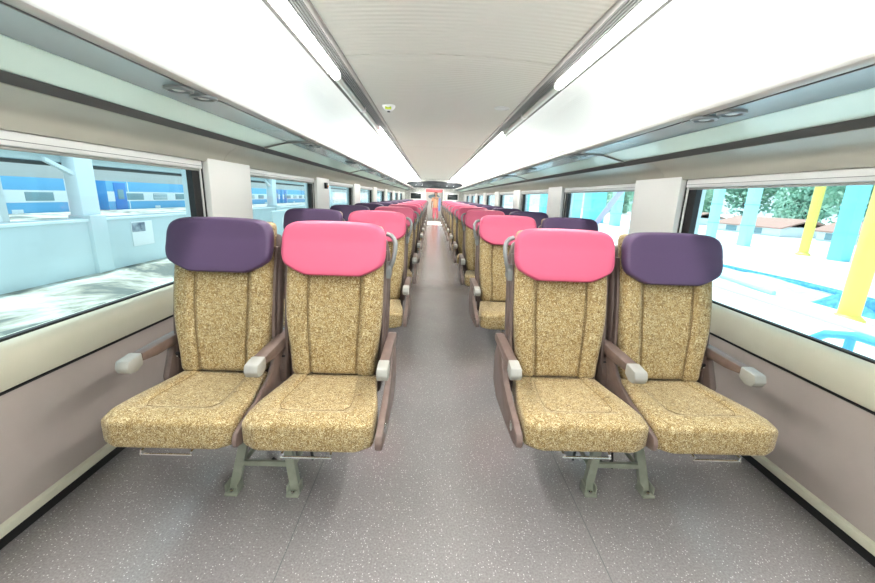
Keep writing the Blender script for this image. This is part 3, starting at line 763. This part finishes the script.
# coaches on the far track
def coach(y0, y1, lab, dark=False):
    t = tag(empty('railway_coach', (-17, y0, -.95)), lab, 'railway coach', 'blue coaches on the far track')
    L = y1-y0
    pr_ = [(0, .3), (0, 2.55), (-.25, 2.95), (-1.0, 3.2), (-2.0, 3.2), (-2.75, 2.95), (-3, 2.55), (-3, .3)]
    MB().prism(pr_, 0, L).build('body', 'blue1', t)
    MB().box(0, .015, .0, L, 1.33, 1.84).build('window_band', 'coachw', t)
    nwin = int((L-2.5)/2.05)
    for k in range(nwin):
        y = 1.9 + 2.05*k
        fr = MB().box(.01, .03, y-.62, y+.62, 1.40, 1.76, .01).build('window', 'coachwin', t)
        if k % 3 == 1:
            m = MB()
            for q in range(4): m.box(.03, .04, y-.6, y+.6, 1.43+.085*q, 1.46+.085*q)
            m.build('shutter_slats', 'coachw', fr)
    for y in (.45, L-1.25):
        dr = MB().box(.0, .03, y, y+.8, .45, 2.3, .01).build('door', 'blue2', t)
        MB().box(.03, .045, y+.2, y+.6, 1.45, 1.95, .005).build('door_window', 'coachwin', dr)
    m = MB()
    for y in (1.4, L/2, L-1.5): m.box(.0, .01, y, y+.06, .3, 2.5)
    m.build('white_stripe', 'coachw', t)
    for y in (3.4, 9.2, L-4): MB().box(.0, .012, y, y+.45, .80, 1.05).build('number_panel', 'coachw', t)
    for y in (2.2, L-4.4):
        MB().box(-2.6, -.3, y, y+2.4, -.1, .35, .05).build('bogie', 'steel_d', t)
coach(-3.2, 19.9, 'blue and white coach nearest the camera on the far track'); coach(20.7, 43.8, 'second blue and white coach along the far track'); coach(44.6, 67, 'furthest blue and white coach along the far track')
# ------------------------------------------------------------------ outdoors, right
gr = struct(MB().box(1.72, 90, -30, 120, -1.0, -.6).build('ground_right', 'platform'))
t = MB().box(6.55, 6.85, -10, 60, -.6, -.48, .02).build('kerb', 'coachw'); tag(t, 'long white kerb on the ground outside the right windows', 'kerb')
o = MB().box(1.9, 6.5, -10, 60, -.6, -.56, .01).build('platform_strip', 'platform2'); tag(o, 'pale blue paved strip beside the train on the right', 'platform')
for i, (x, y, r, tilt) in enumerate(((7.15, 6.2, .15, 0), (15.7, 15.9, .17, 0))):
    t = tag(empty('yellow_post', (x, y, -.6)), ['near thick yellow post outside the right window', 'distant slim yellow post outside the right window, left of the cyan column'][i], 'post', 'yellow posts')
    MB().tube([(0, 0, 0), (0, 0, 5)], r, 14).build('shaft', 'yellow', t)
    MB().lathe([(r*1.5, 0), (r*1.5, .05), (r, .12)], (0, 0, 0), 14).build('base_collar', 'yellow', t)
for i, (x, y, r, c) in enumerate(((15.7, 14.45, .27, 'cyan'), (15.7, 19.1, .24, 'cyan_l'), (15.7, 21.5, .22, 'cyan_l'), (15.7, 24.1, .33, 'cyan_l'), (15.7, 28.2, .4, 'cyan_l'), (15.7, 33.2, .4, 'cyan_l'), (15.7, 37.9, .9, 'cyan'), (15.7, 43.5, .8, 'cyan_l'), (15.7, 54, .9, 'cyan'), (15.7, 68, 1.1, 'cyan'))):
    t = tag(empty('cyan_column', (x, y, -.6)), 'tall cyan painted column outside the right windows, %s along the row from the camera' % ORD[i], 'column', 'cyan columns in the yard')
    MB().box(-r*.8, r*.8, -r, r, 0, 6, .04).build('shaft', c, t)
    m = MB()
    for z in (1.0, 2.0, 3.0): m.box(-r*.84, r*.84, -r*1.04, r*1.04, z, z+.04)
    m.build('band', 'cyan', t)
o = MB().tube([(14.2, 33.6, -.6), (14.2, 28.0, 3.4)], .22, 8).build('diagonal_brace', 'lavender'); tag(o, 'lavender diagonal strut outside the second right window', 'strut')
t = tag(empty('white_hoarding', (10.8, 0, -.6)), 'long white low fence in the yard outside the right windows', 'fence')
MB().box(-.05, .05, -4, 70, 0, .50, .01).build('panel', 'coachw', t)
# netting and tarp heap
def heap(name, cx, cy, lx, ly, h, mat, label, cat, seed, nx=16, ny=26):
    rnd = random.Random(seed); vs = []; fs = []
    ph = [(rnd.uniform(1, 5), rnd.uniform(1, 5), rnd.uniform(0, 6)) for _ in range(6)]
    for i in range(nx+1):
        for j in range(ny+1):
            u, v_ = i/nx*2-1, j/ny*2-1
            e = max(0, 1-abs(u)**3)*max(0, 1-abs(v_)**3)
            z = h*e*(.6+.13*sum(sin(a*u*2+b*v_*2+c) for a, b, c in ph))
            vs.append((u*lx, v_*ly, max(0, z)))
    k = len(vs); vs += [(x, y, -.01) for x, y, z in vs]
    for i in range(nx):
        for j in range(ny):
            a = i*(ny+1)+j; fs.append((a, a+1, a+ny+2, a+ny+1)); fs.append((k+a, k+a+ny+1, k+a+ny+2, k+a+1))
    o = MB().add(vs, fs).build(name, mat); o.location = (cx, cy, -.6); return tag(o, label, cat)
heap('shade_net', 8.2, 10.2, .75, 2.6, .22, 'net', 'cyan netting heaped on the ground beyond the white kerb', 'net', 3)
heap('tarpaulin', 8.0, 6.95, .22, .6, .30, 'tarp', 'crumpled deep blue tarpaulin on the ground near the yellow post', 'tarpaulin', 5)
for i, (x, y0_, y1_) in enumerate(((7.45, 8.0, 11.8), (8.9, 6.5, 10.5), (9.1, 6.0, 12.5))):
    o = MB().tube([(0, 0, 0), (.15, (y1_-y0_)*.5, .02), (0, y1_-y0_, 0)], .05, 8).build('ground_pipe', 'tarp' if i else 'cyan_l'); o.location = (x, y0_, -.55)
    tag(o, ['pale cyan pipe lying on the ground just past the white kerb', 'blue pipe lying on the ground behind the tarpaulin', 'long blue pipe lying furthest behind the cyan netting'][i], 'pipe', 'pipes on the ground')
t = tag(empty('blue_railing', (2.6, 2.2, -.6)), 'curved bright blue railing just outside the nearest right window', 'railing')
m = MB(); m.tube([(0, .62, .55), (0, .42, .84), (0, .20, 1.02), (0, .02, 1.07), (0, -.3, 1.07), (0, -2.2, 1.05)], .028, 10); m.build('top_rail', 'blue_rail', t)
for y, z in ((.05, 1.06), (-1.2, 1.06)): MB().tube([(0, y, 0), (0, y, z)], .026, 10).build('post', 'blue_rail', t)
MB().tube([(0, .1, .62), (0, -2.2, .62)], .02, 8).build('mid_rail', 'blue_rail', t)
# sheds and trees
for i, (x, y, lx, ly, h) in enumerate(((26, 29.5, 1.8, 3.0, 1.25), (26.5, 22.2, 1.6, 2.4, 1.3), (28.5, 43, 2.0, 3, 1.3))):
    t = tag(empty('shed', (x, y, -.6)), ['low shed with rust-brown roof below the trees, middle of the three', 'low shed with rust-brown roof nearest the right edge of the window', 'low shed with rust-brown roof furthest along the tree line'][i], 'shed', 'sheds below the trees')
    MB().box(-lx, lx, -ly, ly, 0, h*.55, .02).build('wall', 'coachw', t)
    MB().prism([(-lx*1.15, h*.5), (0, h), (lx*1.15, h*.5), (lx*1.15, h*.43), (0, h*.92), (-lx*1.15, h*.43)], -ly*1.1, ly*1.1).build('roof', 'shed', t)
    for y2 in (-ly*.5, ly*.3): MB().box(-lx-.03, -lx, y2, y2+1.1, .1, .5).build('opening', 'coachwin', t)
def tree_mesh(seed, R, Hc, n):
    rnd = random.Random(seed); vs = []; fs = []
    lobes = [(rnd.uniform(-.6, .6)*R, rnd.uniform(-.6, .6)*R, Hc+rnd.uniform(-.5, .6)*R, R*rnd.uniform(.40, .70)) for _ in range(14)]
    for _ in range(n):
        lx, ly, lz, lr = rnd.choice(lobes)
        d = Vector((rnd.gauss(0, 1), rnd.gauss(0, 1), rnd.gauss(0, 1))).normalized()*lr*rnd.uniform(.75, 1.05)
        c = Vector((lx, ly, lz)) + d; q = rnd.uniform(.16, .34)
        a = Vector((rnd.gauss(0, 1), rnd.gauss(0, 1), rnd.gauss(0, 1))).normalized(); b = a.orthogonal().normalized()*q; a = a*q
        k = len(vs); vs += [c-a, c+b*.6, c+a, c-b*.6]; fs.append((k, k+1, k+2, k+3))
    return MB().add(vs, fs)
tm = []
for k, (R, Hc, mat) in enumerate(((2.6, 3.1, 'leaf'), (2.2, 2.4, 'leaf2'), (3.1, 3.6, 'leaf'))):
    t = empty('tree')
    tree_mesh(20+k, R, Hc, 3600).build('crown', mat, t, flipfix=False)
    m = MB(); m.tube([(0, 0, 0), (.1, 0, Hc*.5), (0, .1, Hc)], [.22, .16, .08], 8)
    for a_ in range(4): m.tube([(.05, 0, Hc*.5), (cos(a_*1.6)*R*.5, sin(a_*1.6)*R*.5, Hc)], [.09, .04], 6)
    m.build('trunk', 'bark', t); tm.append(t)
spots = [(24, 15.0), (33, 24), (36, 31), (37, 38), (34, 50.5), (36, 44.5), (33, 57), (38, 25.5), (36, 64), (31, 18), (35, 72), (37, 80)]
for i, (x, y) in enumerate(spots):
    o = tm[i] if i < 3 else copy_thing(tm[i % 3])
    o.location = (x, y, -.6); o.rotation_euler = (0, 0, i*1.3)
tr = sorted([o for o in C.objects if o.name.split('.')[0] == 'tree'], key=lambda o: o.location.y)
for i, o in enumerate(tr): tag(o, 'leafy green tree in the yard seen through the right windows, %s along the tree line' % ORD[i], 'tree', 'trees beyond the yard')
# ------------------------------------------------------------------ light
wd = bpy.data.worlds.new('World'); bpy.context.scene.world = wd; wd.use_nodes = True
nt = wd.node_tree; bg = nt.nodes['Background']
bg.inputs['Color'].default_value = (.86, .95, 1, 1); bg.inputs['Strength'].default_value = .85
sl = bpy.data.lights.new('sun', 'SUN'); sl.energy = 3.0; sl.angle = radians(3); sl.color = (1, .97, .92)
so = bpy.data.objects.new('sun', sl); C.objects.link(so); so.rotation_euler = (radians(-14), radians(-7), 0)
# ------------------------------------------------------------------ camera
f, pit, yaw, rol, cx = 381.4075, 0.242189, 0.021876, 0.0374820, -0.073946*1.22
cam = bpy.data.cameras.new('camera'); cam.sensor_width = 36; cam.lens = f/875*36; cam.clip_start = .02; cam.clip_end = 400
co = bpy.data.objects.new('camera', cam); C.objects.link(co)
R_ = Vector((cos(yaw), -sin(yaw), 0)); F_ = Vector((sin(yaw)*cos(pit), cos(yaw)*cos(pit), -sin(pit))); U_ = Vector((sin(yaw)*sin(pit), cos(yaw)*sin(pit), cos(pit)))
r2 = R_*cos(rol) + U_*sin(rol); u2 = U_*cos(rol) - R_*sin(rol)
co.matrix_world = Matrix(((r2.x, u2.x, -F_.x, cx), (r2.y, u2.y, -F_.y, 0), (r2.z, u2.z, -F_.z, 1.22), (0, 0, 0, 1)))
sc = bpy.context.scene; sc.camera = co
sc.view_settings.view_transform = 'Standard'; sc.view_settings.look = 'None'; sc.view_settings.gamma = 1; sc.view_settings.use_curve_mapping = False
sc.view_settings.exposure = 1.0
sc.cycles.max_bounces = 10; sc.cycles.diffuse_bounces = 6; sc.cycles.transparent_max_bounces = 12
sc.cycles.use_denoising = True; sc.cycles.sample_clamp_indirect = 6
